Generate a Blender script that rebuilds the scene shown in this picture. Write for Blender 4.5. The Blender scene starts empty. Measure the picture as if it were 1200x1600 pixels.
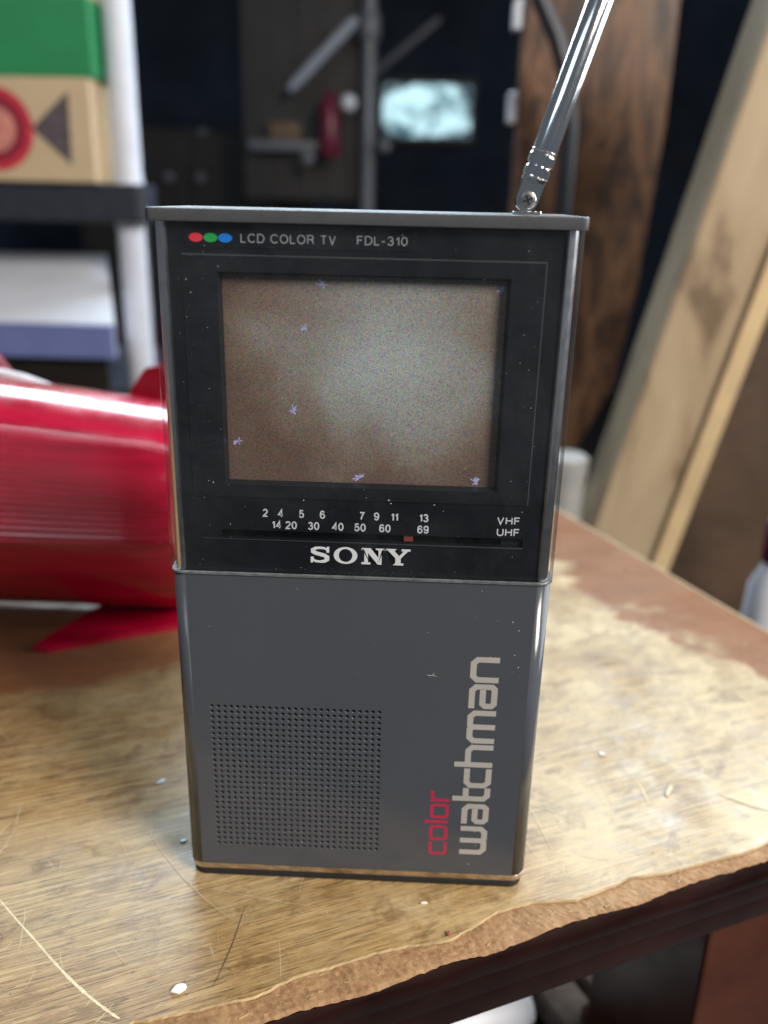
import bpy, bmesh, math, random
from mathutils import Matrix, Vector
random.seed(7)
R = math.radians
S = 0.001                      # every shape below is written in millimetres
scene = bpy.context.scene
C = scene.collection

# ------------------------------------------------------------------ camera, world, lamps, exposure
cam_d = bpy.data.cameras.new('camera')
cam = bpy.data.objects.new('camera', cam_d); C.objects.link(cam)
right = Vector((0.99907026, 0.037276, 0.02165913))
up = Vector((-0.03295347, 0.33636123, 0.9411563))
fwd = Vector((-0.02779725, 0.94099502, -0.33727688))
m = Matrix((right, up, -fwd)).transposed().to_4x4()
m.translation = Vector((9.746, -170.577, 157.343)) * S
cam.matrix_world = m
cam_d.sensor_fit = 'VERTICAL'; cam_d.sensor_height = 24.0
cam_d.lens = 1368.4 / 1600 * 24.0
cam_d.clip_start = 0.01; cam_d.clip_end = 60
cam_d.dof.use_dof = True; cam_d.dof.focus_distance = 0.184
cam_d.dof.aperture_fstop = cam_d.lens / 3.0
scene.camera = cam

world = bpy.data.worlds.new('World'); scene.world = world
world.use_nodes = True
bg = world.node_tree.nodes['Background']
bg.inputs[0].default_value = (0.74, 0.87, 1.0, 1); bg.inputs[1].default_value = 0.11

def area(name, loc, target, w, h, power, col):
    d = bpy.data.lights.new(name, 'AREA'); d.shape = 'RECTANGLE'; d.size = w; d.size_y = h
    d.energy = power; d.color = col
    o = bpy.data.objects.new(name, d); C.objects.link(o)
    o.location = loc
    o.rotation_euler = (Vector(target) - Vector(loc)).to_track_quat('-Z', 'Y').to_euler()
    return o
area('window_light', (0.98, -0.80, 1.02), (0.03, 0.06, 0), 0.50, 0.62, 40, (1.0, 0.93, 0.82))
area('ceiling_light', (0.10, 1.45, 1.02), (0.0, 0.10, 0), 1.9, 0.40, 58, (0.70, 0.88, 1.0))
area('side_fill_light', (1.35, 0.42, 0.62), (0.05, 0.10, 0.05), 1.3, 1.0, 20, (0.92, 0.96, 1.0))  # added cool lamp at right, brightens the antenna and clear cover edge
area('left_fill_light', (-0.9, -1.3, 1.3), (0, 0.3, 0.1), 0.9, 0.6, 5, (0.72, 0.86, 1.0))  # weak cool fill lamp added at front left

scene.view_settings.view_transform = 'Standard'
scene.view_settings.look = 'None'
scene.view_settings.gamma = 1.0
scene.view_settings.exposure = 0.0
scene.cycles.max_bounces = 8
scene.cycles.transparent_max_bounces = 16
scene.cycles.use_denoising = True

# ------------------------------------------------------------------ materials
class NT:
    def __init__(s, name):
        s.m = bpy.data.materials.new(name); s.m.use_nodes = True
        s.t = s.m.node_tree; s.b = s.t.nodes['Principled BSDF']; s.out = s.t.nodes['Material Output']
    def n(s, typ, **kw):
        nd = s.t.nodes.new(typ)
        for k, v in kw.items():
            if k in nd.inputs: nd.inputs[k].default_value = v
            else: setattr(nd, k, v)
        return nd
    def l(s, a, b): s.t.links.new(a, b)
    def coords(s, scale=(1, 1, 1), rot=(0, 0, 0), loc=(0, 0, 0)):
        tc = s.n('ShaderNodeTexCoord'); mp = s.n('ShaderNodeMapping')
        mp.inputs['Scale'].default_value = scale; mp.inputs['Rotation'].default_value = rot; mp.inputs['Location'].default_value = loc
        s.l(tc.outputs['Object'], mp.inputs[0]); return mp.outputs[0]
    def noise(s, vec, scale, detail=3, rough=0.55, dist=0.0):
        nd = s.n('ShaderNodeTexNoise'); nd.inputs['Scale'].default_value = scale
        nd.inputs['Detail'].default_value = detail; nd.inputs['Roughness'].default_value = rough
        nd.inputs['Distortion'].default_value = dist
        s.l(vec, nd.inputs['Vector']); return nd.outputs['Fac']
    def ramp(s, fac, stops):
        nd = s.n('ShaderNodeValToRGB'); e = nd.color_ramp.elements
        while len(e) < len(stops): e.new(0.5)
        for i, (p, c) in enumerate(stops):
            e[i].position = p
            e[i].color = (c, c, c, 1) if isinstance(c, (int, float)) else (*c, 1)
        s.l(fac, nd.inputs[0]); return nd.outputs[0]
    def mix(s, fac, a, b, mode='MIX'):
        nd = s.n('ShaderNodeMix', data_type='RGBA', blend_type=mode)
        for src, i in ((fac, 0), (a, 6), (b, 7)):
            if hasattr(src, 'links'): s.l(src, nd.inputs[i])
            elif i == 0: nd.inputs[0].default_value = src
            else: nd.inputs[i].default_value = (*src, 1)
        return nd.outputs[2]
    def math(s, op, a, b=0.0, clamp=False):
        nd = s.n('ShaderNodeMath', operation=op, use_clamp=clamp)
        for src, i in ((a, 0), (b, 1)):
            if hasattr(src, 'links'): s.l(src, nd.inputs[i])
            else: nd.inputs[i].default_value = src
        return nd.outputs[0]
    def bump(s, h, strength, dist):
        nd = s.n('ShaderNodeBump'); nd.inputs['Strength'].default_value = strength
        nd.inputs['Distance'].default_value = dist
        s.l(h, nd.inputs['Height']); s.l(nd.outputs[0], s.b.inputs['Normal'])
    def set(s, **kw):
        for k, v in kw.items():
            i = s.b.inputs[k.replace('_', ' ')]
            if hasattr(v, 'links'): s.l(v, i)
            else: i.default_value = (*v, 1) if isinstance(v, tuple) and len(v) == 3 else v
        return s

def plain(name, col, rough=0.5, metal=0.0, var=0.15, scale=60, bump=0.0, spec=0.5, coat=0.0):
    a = NT(name); v = a.coords()
    f = a.noise(v, scale, 4)
    lo = tuple(c * (1 - var) for c in col); hi = tuple(min(1, c * (1 + var)) for c in col)
    a.set(Base_Color=a.ramp(f, [(0.3, lo), (0.7, hi)]), Metallic=metal, Specular_IOR_Level=spec, Coat_Weight=coat)
    r = a.ramp(a.noise(v, scale * 3.1, 3), [(0.3, rough * 0.88), (0.7, min(1, rough * 1.12))])
    a.set(Roughness=r)
    if bump: a.bump(a.noise(v, scale * 20, 2), bump, 0.0002)
    return a.m

M = {}
# grey moulded shell: fine grain, faint handling smudges in the gloss
a = NT('grey_plastic'); v = a.coords()
sm = a.noise(v, 55, 4, 0.6, 0.6)
a.set(Base_Color=a.mix(a.noise(v, 30, 2), (0.060, 0.067, 0.082), (0.070, 0.076, 0.090)),
      Roughness=a.ramp(sm, [(0.35, 0.12), (0.52, 0.17), (0.72, 0.32)]), Specular_IOR_Level=0.5)
a.bump(a.noise(v, 5200, 2), 0.05, 0.0001); M['shell'] = a.m
M['cap'] = plain('cap_plastic', (0.070, 0.071, 0.078), 0.30, var=0.08, scale=300, bump=0.08)
M['base'] = plain('base_trim', (0.62, 0.55, 0.52), 0.22, metal=1.0, var=0.25, scale=300)
M['rubber'] = plain('black_rubber', (0.012, 0.012, 0.013), 0.6)
M['black'] = plain('black_mask', (0.008, 0.009, 0.012), 0.32, var=0.2, scale=120)
M['black2'] = plain('black_bezel', (0.011, 0.012, 0.015), 0.26, var=0.2, scale=160)
M['slot'] = plain('slot_black', (0.003, 0.003, 0.003), 0.7)
M['ledge'] = plain('ledge_grey', (0.045, 0.047, 0.052), 0.30)
M['ptr'] = plain('pointer_red', (0.21, 0.045, 0.030), 0.5)
M['white_ink'] = plain('white_ink', (0.62, 0.63, 0.66), 0.5, var=0.05)
M['logo_ink'] = plain('logo_ink', (0.78, 0.78, 0.80), 0.4, var=0.05)
M['grey_ink'] = plain('grey_ink', (0.30, 0.31, 0.34), 0.5, var=0.06)
M['warm_ink'] = plain('silver_ink', (0.40, 0.375, 0.35), 0.42, var=0.05)
M['red_ink'] = plain('crimson_ink', (0.42, 0.022, 0.070), 0.42, var=0.05)
M['dot_r'] = plain('dot_red', (0.72, 0.035, 0.055), 0.45, var=0.04)
M['dot_g'] = plain('dot_green', (0.02, 0.36, 0.075), 0.45, var=0.04)
M['dot_b'] = plain('dot_blue', (0.01, 0.20, 0.72), 0.45, var=0.04)
M['chrome'] = plain('chrome', (0.92, 0.92, 0.93), 0.13, metal=1.0, var=0.04, scale=250)
M['steel'] = plain('screw_steel', (0.62, 0.61, 0.60), 0.25, metal=1.0, var=0.1, scale=900)
M['strip'] = plain('edge_chrome', (0.90, 0.87, 0.86), 0.24, metal=1.0, var=0.08, scale=120)
M['dust'] = plain('dust', (0.62, 0.62, 0.60), 0.9, var=0.2)
M['blem'] = plain('blemish', (0.40, 0.42, 0.72), 0.5, var=0.3, scale=2500)

# clear acrylic sheet: what is behind stays lit, the surface mirrors by Fresnel
a = NT('clear_acrylic'); v = a.coords()
tr = a.n('ShaderNodeBsdfTransparent'); tr.inputs[0].default_value = (0.93, 0.94, 0.96, 1)
gl = a.n('ShaderNodeBsdfGlossy'); gl.inputs['Roughness'].default_value = 0.035
ge = a.n('ShaderNodeNewGeometry'); dp = a.n('ShaderNodeVectorMath', operation='DOT_PRODUCT')
a.l(ge.outputs['Incoming'], dp.inputs[0]); a.l(ge.outputs['Normal'], dp.inputs[1])
fz = a.math('ADD', a.math('MULTIPLY', a.math('POWER', a.math('SUBTRACT', 1.0, a.math('ABSOLUTE', dp.outputs['Value']), True), 5.0), 0.955), 0.045)   # Schlick, same from both sides
mx = a.n('ShaderNodeMixShader'); a.l(fz, mx.inputs[0]); a.l(tr.outputs[0], mx.inputs[1]); a.l(gl.outputs[0], mx.inputs[2])
df = a.n('ShaderNodeBsdfDiffuse'); df.inputs[0].default_value = (0.6, 0.65, 0.7, 1)
mx2 = a.n('ShaderNodeMixShader'); a.l(a.ramp(a.noise(v, 45, 5, 0.7, 0.8), [(0.40, 0.002), (0.75, 0.020)]), mx2.inputs[0])
a.l(mx.outputs[0], mx2.inputs[1]); a.l(df.outputs[0], mx2.inputs[2]); a.l(mx2.outputs[0], a.out.inputs[0])
M['acrylic'] = a.m
M['lip'] = plain('acrylic_lip', (0.20, 0.21, 0.22), 0.12, spec=0.8, var=0.3, scale=500)

# unlit liquid-crystal panel: grid of tiny coloured dots over a brownish film
a = NT('lcd_panel')
tc = a.n('ShaderNodeTexCoord'); mp = a.n('ShaderNodeMapping'); mp.inputs['Scale'].default_value = (6200, 1, 6200)
a.l(tc.outputs['Object'], mp.inputs[0])
fl = a.n('ShaderNodeVectorMath', operation='FLOOR'); a.l(mp.outputs[0], fl.inputs[0])
wn = a.n('ShaderNodeTexWhiteNoise', noise_dimensions='3D'); a.l(fl.outputs[0], wn.inputs['Vector'])
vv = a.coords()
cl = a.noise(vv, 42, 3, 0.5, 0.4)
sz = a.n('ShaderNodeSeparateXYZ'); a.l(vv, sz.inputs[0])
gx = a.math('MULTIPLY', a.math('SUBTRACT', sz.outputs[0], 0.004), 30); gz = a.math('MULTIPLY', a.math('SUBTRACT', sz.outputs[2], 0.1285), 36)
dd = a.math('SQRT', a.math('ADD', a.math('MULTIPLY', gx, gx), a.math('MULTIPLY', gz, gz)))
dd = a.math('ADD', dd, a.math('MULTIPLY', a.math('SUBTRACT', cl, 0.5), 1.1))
film = a.ramp(dd, [(0.05, (0.31, 0.33, 0.325)), (0.42, (0.24, 0.23, 0.21)), (0.78, (0.160, 0.118, 0.092)), (1.0, (0.115, 0.074, 0.055))])   # soft reflected glow painted into the film: grey upper middle, brown rim
hs = a.n('ShaderNodeHueSaturation'); a.l(wn.outputs['Color'], hs.inputs['Color']); hs.inputs['Saturation'].default_value = 0.6
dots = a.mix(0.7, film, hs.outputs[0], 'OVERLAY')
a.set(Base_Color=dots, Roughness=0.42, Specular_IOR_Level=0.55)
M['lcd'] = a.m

# worn oak veneer: grain runs along local x; reddish lacquer survives at the back and the right edge
a = NT('worn_veneer')
v0 = a.coords(); sep = a.n('ShaderNodeSeparateXYZ'); a.l(v0, sep.inputs[0])
X, Y = sep.outputs[0], sep.outputs[1]
gl_ = a.noise(a.coords((30, 1100, 1)), 1.0, 7, 0.78, 0.15)            # grain lines
po = a.noise(a.coords((95, 1750, 1), loc=(3, 1, 0)), 1.0, 5, 0.72, 0.1)    # pores
band = a.noise(a.coords((5, 42, 1)), 1.0, 3, 0.5, 0.5)
cloud = a.noise(v0, 24, 6, 0.66, 0.5)
cloud2 = a.noise(a.coords(loc=(4.2, 1.3, 0)), 95, 6, 0.70, 0.6)
wood = a.ramp(gl_, [(0.38, (0.120, 0.064, 0.022)), (0.50, (0.31, 0.195, 0.082)), (0.62, (0.50, 0.350, 0.170))])
wood = a.mix(a.ramp(po, [(0.425, 1.0), (0.46, 0.0)]), wood, (0.050, 0.028, 0.013))
wood = a.mix(a.ramp(band, [(0.35, 0.0), (0.65, 0.35)]), wood, (0.42, 0.24, 0.075))
side = a.math('MULTIPLY', a.math('ADD', X, 0.06), 5.5, True)                 # the right half of the top is paler
bleach = a.math('MULTIPLY', a.ramp(cloud, [(0.38, 0.0), (0.62, 0.85)]), a.ramp(cloud2, [(0.34, 0.25), (0.58, 1.0)]))
bleach = a.math('MULTIPLY', bleach, a.math('ADD', a.math('MULTIPLY', side, 0.65), 0.35))
wood = a.mix(bleach, wood, (0.60, 0.48, 0.28))
grime = a.ramp(a.noise(a.coords((1, 1.7, 1), loc=(9, 2, 0)), 70, 7, 0.75, 0.8), [(0.52, 0.0), (0.66, 0.85)])
wood = a.mix(grime, wood, (0.175, 0.098, 0.042))
spots = a.ramp(a.noise(a.coords(loc=(1, 7, 0)), 330, 3, 0.6), [(0.68, 0.0), (0.74, 0.8)])
wood = a.mix(spots, wood, (0.075, 0.050, 0.035))
# lacquer mask
wob = a.math('MULTIPLY', a.math('SUBTRACT', a.noise(v0, 30, 5, 0.6, 0.5), 0.5), 0.10)
mr = a.math('SUBTRACT', a.math('ADD', X, wob), 0.158)                      # towards right edge
mr = a.math('ADD', mr, a.math('MULTIPLY', a.math('SUBTRACT', Y, 0.07), 0.16))
mb = a.math('SUBTRACT', a.math('ADD', Y, a.math('MULTIPLY', wob, 0.22)), 0.114)
mb = a.math('MINIMUM', mb, a.math('SUBTRACT', 0.02, X))
mk = a.math('MULTIPLY', a.math('MAXIMUM', mr, mb), 110, True)
lac = a.mix(a.noise(a.coords((14, 120, 1)), 1.0, 4), (0.27, 0.105, 0.045), (0.16, 0.060, 0.026))
a.set(Base_Color=a.mix(a.math('MULTIPLY', mk, 0.86), wood, lac), Specular_IOR_Level=a.ramp(mk, [(0.0, 0.55), (1.0, 0.25)]),
      Roughness=a.ramp(cloud2, [(0.3, 0.26), (0.7, 0.52)]))
a.bump(a.math('ADD', cloud2, po), 0.10, 0.0002)
M['veneer'] = a.m
a = NT('chipboard'); v = a.coords()
f = a.noise(v, 900, 4, 0.7); g = a.noise(v, 140, 4, 0.6)
a.set(Base_Color=a.mix(a.ramp(g, [(0.35, 0.0), (0.65, 1.0)]), a.ramp(f, [(0.3, (0.17, 0.085, 0.036)), (0.7, (0.30, 0.165, 0.075))]), a.ramp(f, [(0.3, (0.25, 0.14, 0.065)), (0.7, (0.40, 0.24, 0.12))])), Roughness=0.75)
a.bump(f, 0.4, 0.0005); M['chip'] = a.m
M['mahogany'] = plain('mahogany_edge', (0.014, 0.0048, 0.0038), 0.20, var=0.5, scale=35)
M['leg'] = plain('mahogany_leg', (0.070, 0.020, 0.011), 0.38, var=0.4, scale=22)
M['pale_edge'] = plain('pale_edge', (0.42, 0.30, 0.165), 0.5, var=0.3, scale=80)
M['scratch'] = plain('scratch', (0.60, 0.49, 0.32), 0.5, var=0.15)
M['chalk'] = plain('chalk_scratch', (0.66, 0.56, 0.38), 0.8, var=0.2, scale=900)
M['dark_mark'] = plain('dark_mark', (0.12, 0.075, 0.04), 0.7, var=0.2)
M['flake'] = plain('white_flake', (0.80, 0.77, 0.80), 0.35, var=0.06)
M['flake_b'] = plain('blue_flake', (0.62, 0.74, 0.82), 0.35, var=0.06)
M['crumb'] = plain('red_crumb', (0.35, 0.06, 0.08), 0.5)

# red glossy plastic
a = NT('red_plastic'); v = a.coords()
f = a.noise(a.coords((3, 30, 30)), 6, 4)
a.set(Base_Color=a.ramp(f, [(0.3, (0.32, 0.001, 0.016)), (0.7, (0.54, 0.004, 0.042))]), Roughness=a.ramp(a.noise(v, 60, 6, 0.7), [(0.35, 0.12), (0.7, 0.30)]), Coat_Weight=0.6, Coat_Roughness=0.05, Specular_IOR_Level=0.6)
M['red'] = a.m
M['red_dark'] = plain('dark_red_plastic', (0.16, 0.002, 0.010), 0.3, var=0.2)
M['white_plastic'] = plain('white_plastic', (0.62, 0.64, 0.72), 0.4, var=0.05)
M['shelf_black'] = plain('shelf_black', (0.026, 0.030, 0.042), 0.45)
M['green_card'] = plain('green_card', (0.022, 0.235, 0.085), 0.45, var=0.1, scale=12)
M['cream_card'] = plain('cream_card', (0.60, 0.45, 0.285), 0.55, var=0.06, scale=14)
M['print_red'] = plain('print_red', (0.55, 0.03, 0.055), 0.5)
M['print_pink'] = plain('print_pink', (0.62, 0.24, 0.19), 0.5, var=0.3, scale=180)
M['print_maroon'] = plain('print_maroon', (0.24, 0.012, 0.035), 0.5)
M['print_dark'] = plain('print_dark', (0.10, 0.080, 0.090), 0.5, var=0.35, scale=120)
M['white_card'] = plain('white_card', (0.74, 0.75, 0.82), 0.5, var=0.03, scale=20)
M['shaded_card'] = plain('shaded_card', (0.16, 0.19, 0.42), 0.5, var=0.08, scale=20)  # white card in shade, the bluish shade held in its colour
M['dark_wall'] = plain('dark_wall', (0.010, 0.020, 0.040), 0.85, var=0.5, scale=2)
M['dark_brown'] = plain('dark_brown', (0.014, 0.009, 0.007), 0.5, var=0.5, scale=6)
M['floor'] = plain('floor', (0.025, 0.024, 0.024), 0.7, var=0.3, scale=8)
M['cable'] = plain('cable_black', (0.014, 0.017, 0.026), 0.45)
M['pole'] = plain('pole_grey', (0.12, 0.125, 0.15), 0.4, var=0.1, scale=10)
M['matte_red'] = plain('matte_red', (0.13, 0.010, 0.03), 0.4)
M['shade_brown'] = plain('shade_brown', (0.060, 0.034, 0.020), 0.6, var=0.5, scale=14)  # brown dark enough to stand for the shade beside the carton
M['tub'] = plain('tub_grey', (0.33, 0.32, 0.31), 0.5, var=0.1)
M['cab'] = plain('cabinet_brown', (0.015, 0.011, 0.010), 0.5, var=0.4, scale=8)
M['tube_grey'] = plain('tube_grey', (0.28, 0.31, 0.38), 0.4)
M['tan'] = plain('tan', (0.12, 0.075, 0.045), 0.6)
M['plank_grey'] = plain('plank_grey', (0.26, 0.20, 0.16), 0.7, var=0.6, scale=60)
M['block'] = plain('block_brown', (0.15, 0.06, 0.045), 0.55, var=0.3, scale=40)
# dark figured wood
a = NT('dark_wood_grain')
w = a.noise(a.coords((24, 24, 5.0)), 1.0, 5, 0.6, 2.2); w2 = a.noise(a.coords((160, 160, 9)), 1.0, 3, 0.6, 0.3)
c = a.ramp(w, [(0.34, (0.014, 0.007, 0.005)), (0.45, (0.085, 0.036, 0.017)), (0.55, (0.19, 0.090, 0.042)), (0.64, (0.030, 0.013, 0.008)), (0.74, (0.12, 0.055, 0.026))])
c = a.mix(a.ramp(w2, [(0.35, 0.55), (0.55, 0.0)]), c, (0.030, 0.015, 0.010))
a.set(Base_Color=c, Roughness=0.42); M['wood'] = a.m
# corrugated card with brown stains
a = NT('cardboard'); v = a.coords()
f = a.noise(a.coords((1, 1, 0.35)), 26, 4, 0.55, 0.5)
c = a.ramp(f, [(0.34, (0.16, 0.105, 0.062)), (0.46, (0.36, 0.265, 0.165)), (0.7, (0.43, 0.33, 0.215))])
a.set(Base_Color=c, Roughness=0.7); M['card'] = a.m
M['card_edge'] = plain('cardboard_edge', (0.55, 0.40, 0.22), 0.7, var=0.15, scale=30)
# daylight seen through leaves behind a far window
a = NT('window_daylight'); v = a.coords()
vo = a.n('ShaderNodeTexVoronoi', feature='DISTANCE_TO_EDGE'); vo.inputs['Scale'].default_value = 14; a.l(v, vo.inputs['Vector'])
c = a.mix(a.ramp(a.noise(v, 6.5, 5, 0.7, 0.6), [(0.40, 0.0), (0.56, 1.0)]), (0.03, 0.11, 0.15), (0.60, 0.92, 1.0))
sx = a.n('ShaderNodeSeparateXYZ'); a.l(v, sx.inputs[0])
ex = a.math('MULTIPLY', a.math('SUBTRACT', sx.outputs[0], 0.034), 4.6); ez = a.math('MULTIPLY', a.math('SUBTRACT', sx.outputs[2], 0.537), 8.2)
de = a.math('ADD', a.math('ADD', a.math('POWER', a.math('ABSOLUTE', ex), 3.0), a.math('POWER', a.math('ABSOLUTE', ez), 3.0)), a.math('MULTIPLY', a.math('SUBTRACT', a.noise(v, 11, 5, 0.7), 0.5), 2.2))
c = a.mix(a.ramp(de, [(0.55, 0.0), (0.95, 1.0)]), c, (0.012, 0.03, 0.045))      # leaves close in from the sides
c = a.mix(a.ramp(vo.outputs[0], [(0.0, 0.25), (0.10, 0.0)]), c, (0.5, 0.75, 0.85))
a.set(Base_Color=(0.02, 0.02, 0.02), Emission_Color=c, Emission_Strength=1.15); M['daylight'] = a.m

# ------------------------------------------------------------------ mesh helpers
def link(name, bm, mat, parent=None, local=False, smooth=None, mats=None, recalc=True):
    me = bpy.data.meshes.new(name)
    if recalc: bmesh.ops.recalc_face_normals(bm, faces=bm.faces)
    for v_ in bm.verts: v_.co *= S
    if smooth is not None:
        bm.normal_update()
        for f in bm.faces: f.smooth = True
    bm.to_mesh(me); bm.free()
    if smooth is not None: me.set_sharp_from_angle(angle=R(smooth))
    for mm in (mats or [mat]): me.materials.append(M[mm])
    o = bpy.data.objects.new(name, me); C.objects.link(o)
    if parent is not None:
        o.parent = parent
        if not local: o.matrix_parent_inverse = WORLD.get(parent.name, Matrix()).inverted()
    return o
WORLD = {}
def thing(name, label, cat, loc=(0, 0, 0), rotz=0.0, group=None):
    o = bpy.data.objects.new(name, None); C.objects.link(o)
    o.empty_display_size = 0.02
    o.location = Vector(loc) * S; o.rotation_euler = (0, 0, rotz)
    WORLD[o.name] = Matrix.Translation(Vector(loc) * S) @ Matrix.Rotation(rotz, 4, 'Z')
    return tag(o, label, cat, group)
def tag(o, label, cat, group=None):
    o['label'] = label; o['category'] = cat
    if group: o['group'] = group
    return o
def struct(o): o['kind'] = 'structure'; return o
def box(bm, x0, x1, y0, y1, z0, z1, bev=0.0, seg=2):
    r = bmesh.ops.create_cube(bm, size=1.0)
    for v_ in r['verts']:
        v_.co = Vector(((x0 + x1) / 2 + v_.co.x * (x1 - x0), (y0 + y1) / 2 + v_.co.y * (y1 - y0), (z0 + z1) / 2 + v_.co.z * (z1 - z0)))
    if bev:
        es = {e for v_ in r['verts'] for e in v_.link_edges}
        bmesh.ops.bevel(bm, geom=list(es), offset=bev, segments=seg, affect='EDGES', profile=0.5)
    return bm
def prism(bm, pts, axis, a0, a1):
    """polygon pts (2D) extruded from a0 to a1 along axis; 2D is (x,z) for y, (x,y) for z, (y,z) for x"""
    def P(p, t):
        return {'y': (p[0], t, p[1]), 'z': (p[0], p[1], t), 'x': (t, p[0], p[1])}[axis]
    A = [bm.verts.new(P(p, a0)) for p in pts]; B = [bm.verts.new(P(p, a1)) for p in pts]
    n = len(pts)
    bm.faces.new(A); bm.faces.new(B[::-1])
    for i in range(n): bm.faces.new((A[i], A[(i + 1) % n], B[(i + 1) % n], B[i]))
    return bm
def tube(bm, path, rad, seg=20, caps=True):
    path = [Vector(p) for p in path]; n = len(path)
    rad = rad if isinstance(rad, (list, tuple)) else [rad] * n
    rings = []; ref = None
    for i, p in enumerate(path):
        t = (path[min(i + 1, n - 1)] - path[max(i - 1, 0)]).normalized()
        if ref is None: ref = Vector((0, 1, 0)) if abs(t.y) < 0.9 else Vector((1, 0, 0))
        u = (ref - t * ref.dot(t)).normalized(); w_ = t.cross(u); ref = u
        rings.append([bm.verts.new(p + (u * math.cos(2 * math.pi * k / seg) + w_ * math.sin(2 * math.pi * k / seg)) * rad[i]) for k in range(seg)])
    for i in range(n - 1):
        for k in range(seg):
            bm.faces.new((rings[i][k], rings[i][(k + 1) % seg], rings[i + 1][(k + 1) % seg], rings[i + 1][k]))
    if caps: bm.faces.new(rings[0]); bm.faces.new(rings[-1][::-1])
    return bm
def lathe(bm, origin, axis, prof, seg=32):
    """prof: list of (distance along axis, radius)"""
    axis = Vector(axis).normalized(); o = Vector(origin)
    return tube_from(bm, [(o + axis * d, r) for d, r in prof], axis, seg)
def tube_from(bm, pr, axis, seg):
    u = axis.orthogonal().normalized(); w_ = axis.cross(u); rings = []
    for p, r in pr:
        rings.append([bm.verts.new(p + (u * math.cos(2 * math.pi * k / seg) + w_ * math.sin(2 * math.pi * k / seg)) * max(r, 1e-4)) for k in range(seg)])
    for i in range(len(pr) - 1):
        for k in range(seg): bm.faces.new((rings[i][k], rings[i][(k + 1) % seg], rings[i + 1][(k + 1) % seg], rings[i + 1][k]))
    bm.faces.new(rings[0]); bm.faces.new(rings[-1][::-1])
    return bm
def rrect(x0, x1, y0, y1, r, n=14):
    out = []
    for cx, cy, a0 in ((x1 - r, y1 - r, 0), (x0 + r, y1 - r, 90), (x0 + r, y0 + r, 180), (x1 - r, y0 + r, 270)):
        for k in range(n + 1):
            t = R(a0 + 90 * k / n); out.append((cx + r * math.cos(t), cy + r * math.sin(t)))
    return out
def loft(bm, sections, cap0=True, cap1=True):
    rings = [[bm.verts.new(p) for p in s] for s in sections]; n = len(rings[0])
    for i in range(len(rings) - 1):
        for k in range(n): bm.faces.new((rings[i][k], rings[i][(k + 1) % n], rings[i + 1][(k + 1) % n], rings[i + 1][k]))
    if cap0: bm.faces.new(rings[0])
    if cap1: bm.faces.new(rings[-1][::-1])
    return bm
def rr_solid(bm, x0, x1, y0, y1, r, z0, z1, b0=0.0, b1=0.0, nb=4, n=14):
    """rounded-rectangle solid with rounded lower (b0) and upper (b1) rims"""
    secs = []
    def ring(ins, z): secs.append([(x, y, z) for x, y in rrect(x0 + ins, x1 - ins, y0 + ins, y1 - ins, max(r - ins, 0.05), n)])
    if b0:
        for k in range(nb): t = R(90 * k / nb); ring(b0 * (1 - math.sin(t)), z0 + b0 * (1 - math.cos(t)))
    ring(0, z0 + b0); ring(0, z1 - b1)
    if b1:
        for k in range(1, nb + 1): t = R(90 * k / nb); ring(b1 * (1 - math.cos(t)), z1 - b1 + b1 * math.sin(t))
    return loft(bm, secs)
def plate(bm, xs, zs, holes, y, back):
    """flat plate in the x-z plane facing -y with rectangular holes whose walls go back to y=back"""
    X_ = sorted({*xs, *[h[0] for h in holes], *[h[1] for h in holes]})
    Z_ = sorted({*zs, *[h[2] for h in holes], *[h[3] for h in holes]})
    V = {(x, z): bm.verts.new((x, y, z)) for x in X_ for z in Z_}
    for i in range(len(X_) - 1):
        for j in range(len(Z_) - 1):
            cx, cz = (X_[i] + X_[i + 1]) / 2, (Z_[j] + Z_[j + 1]) / 2
            if any(h[0] < cx < h[1] and h[2] < cz < h[3] for h in holes): continue
            bm.faces.new((V[X_[i], Z_[j]], V[X_[i + 1], Z_[j]], V[X_[i + 1], Z_[j + 1]], V[X_[i], Z_[j + 1]]))
    for h in holes:
        ins = h[4] if len(h) > 4 else 0.0
        a_ = [(h[0], h[2]), (h[1], h[2]), (h[1], h[3]), (h[0], h[3])]
        b_ = [(h[0] + ins, h[2] + ins), (h[1] - ins, h[2] + ins), (h[1] - ins, h[3] - ins), (h[0] + ins, h[3] - ins)]
        A = [bm.verts.new((p[0], y, p[1])) for p in a_]; B = [bm.verts.new((p[0], back, p[1])) for p in b_]
        for k in range(4): bm.faces.new((A[k], A[(k + 1) % 4], B[(k + 1) % 4], B[k]))
    return bm
def ribbon(bm, pts, w, to3, lift=0.0):
    """flat stroke of width w along 2D pts with mitred corners; to3 maps (u, v, lift) to 3D"""
    P = [Vector(p) for p in pts]; n = len(P); L = []; Q = []
    for i in range(n):
        d0 = (P[i] - P[i - 1]).normalized() if i else None
        d1 = (P[i + 1] - P[i]).normalized() if i < n - 1 else None
        d0 = d0 or d1; d1 = d1 or d0
        nn = Vector((-(d0 + d1).y, (d0 + d1).x)).normalized()
        k = 1.0 / max(0.35, nn.dot(Vector((-d1.y, d1.x))))
        ww = w[i] if isinstance(w, (list, tuple)) else w
        L.append(bm.verts.new(to3(*(P[i] + nn * k * ww / 2), lift))); Q.append(bm.verts.new(to3(*(P[i] - nn * k * ww / 2), lift)))
    for i in range(n - 1): bm.faces.new((L[i], Q[i], Q[i + 1], L[i + 1]))
    return bm
def poly(bm, pts, to3, lift=0.0):
    f = bm.faces.new([bm.verts.new(to3(*p, lift)) for p in pts])
    bmesh.ops.triangulate(bm, faces=[f])
def face_front(o):
    return o
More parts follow.
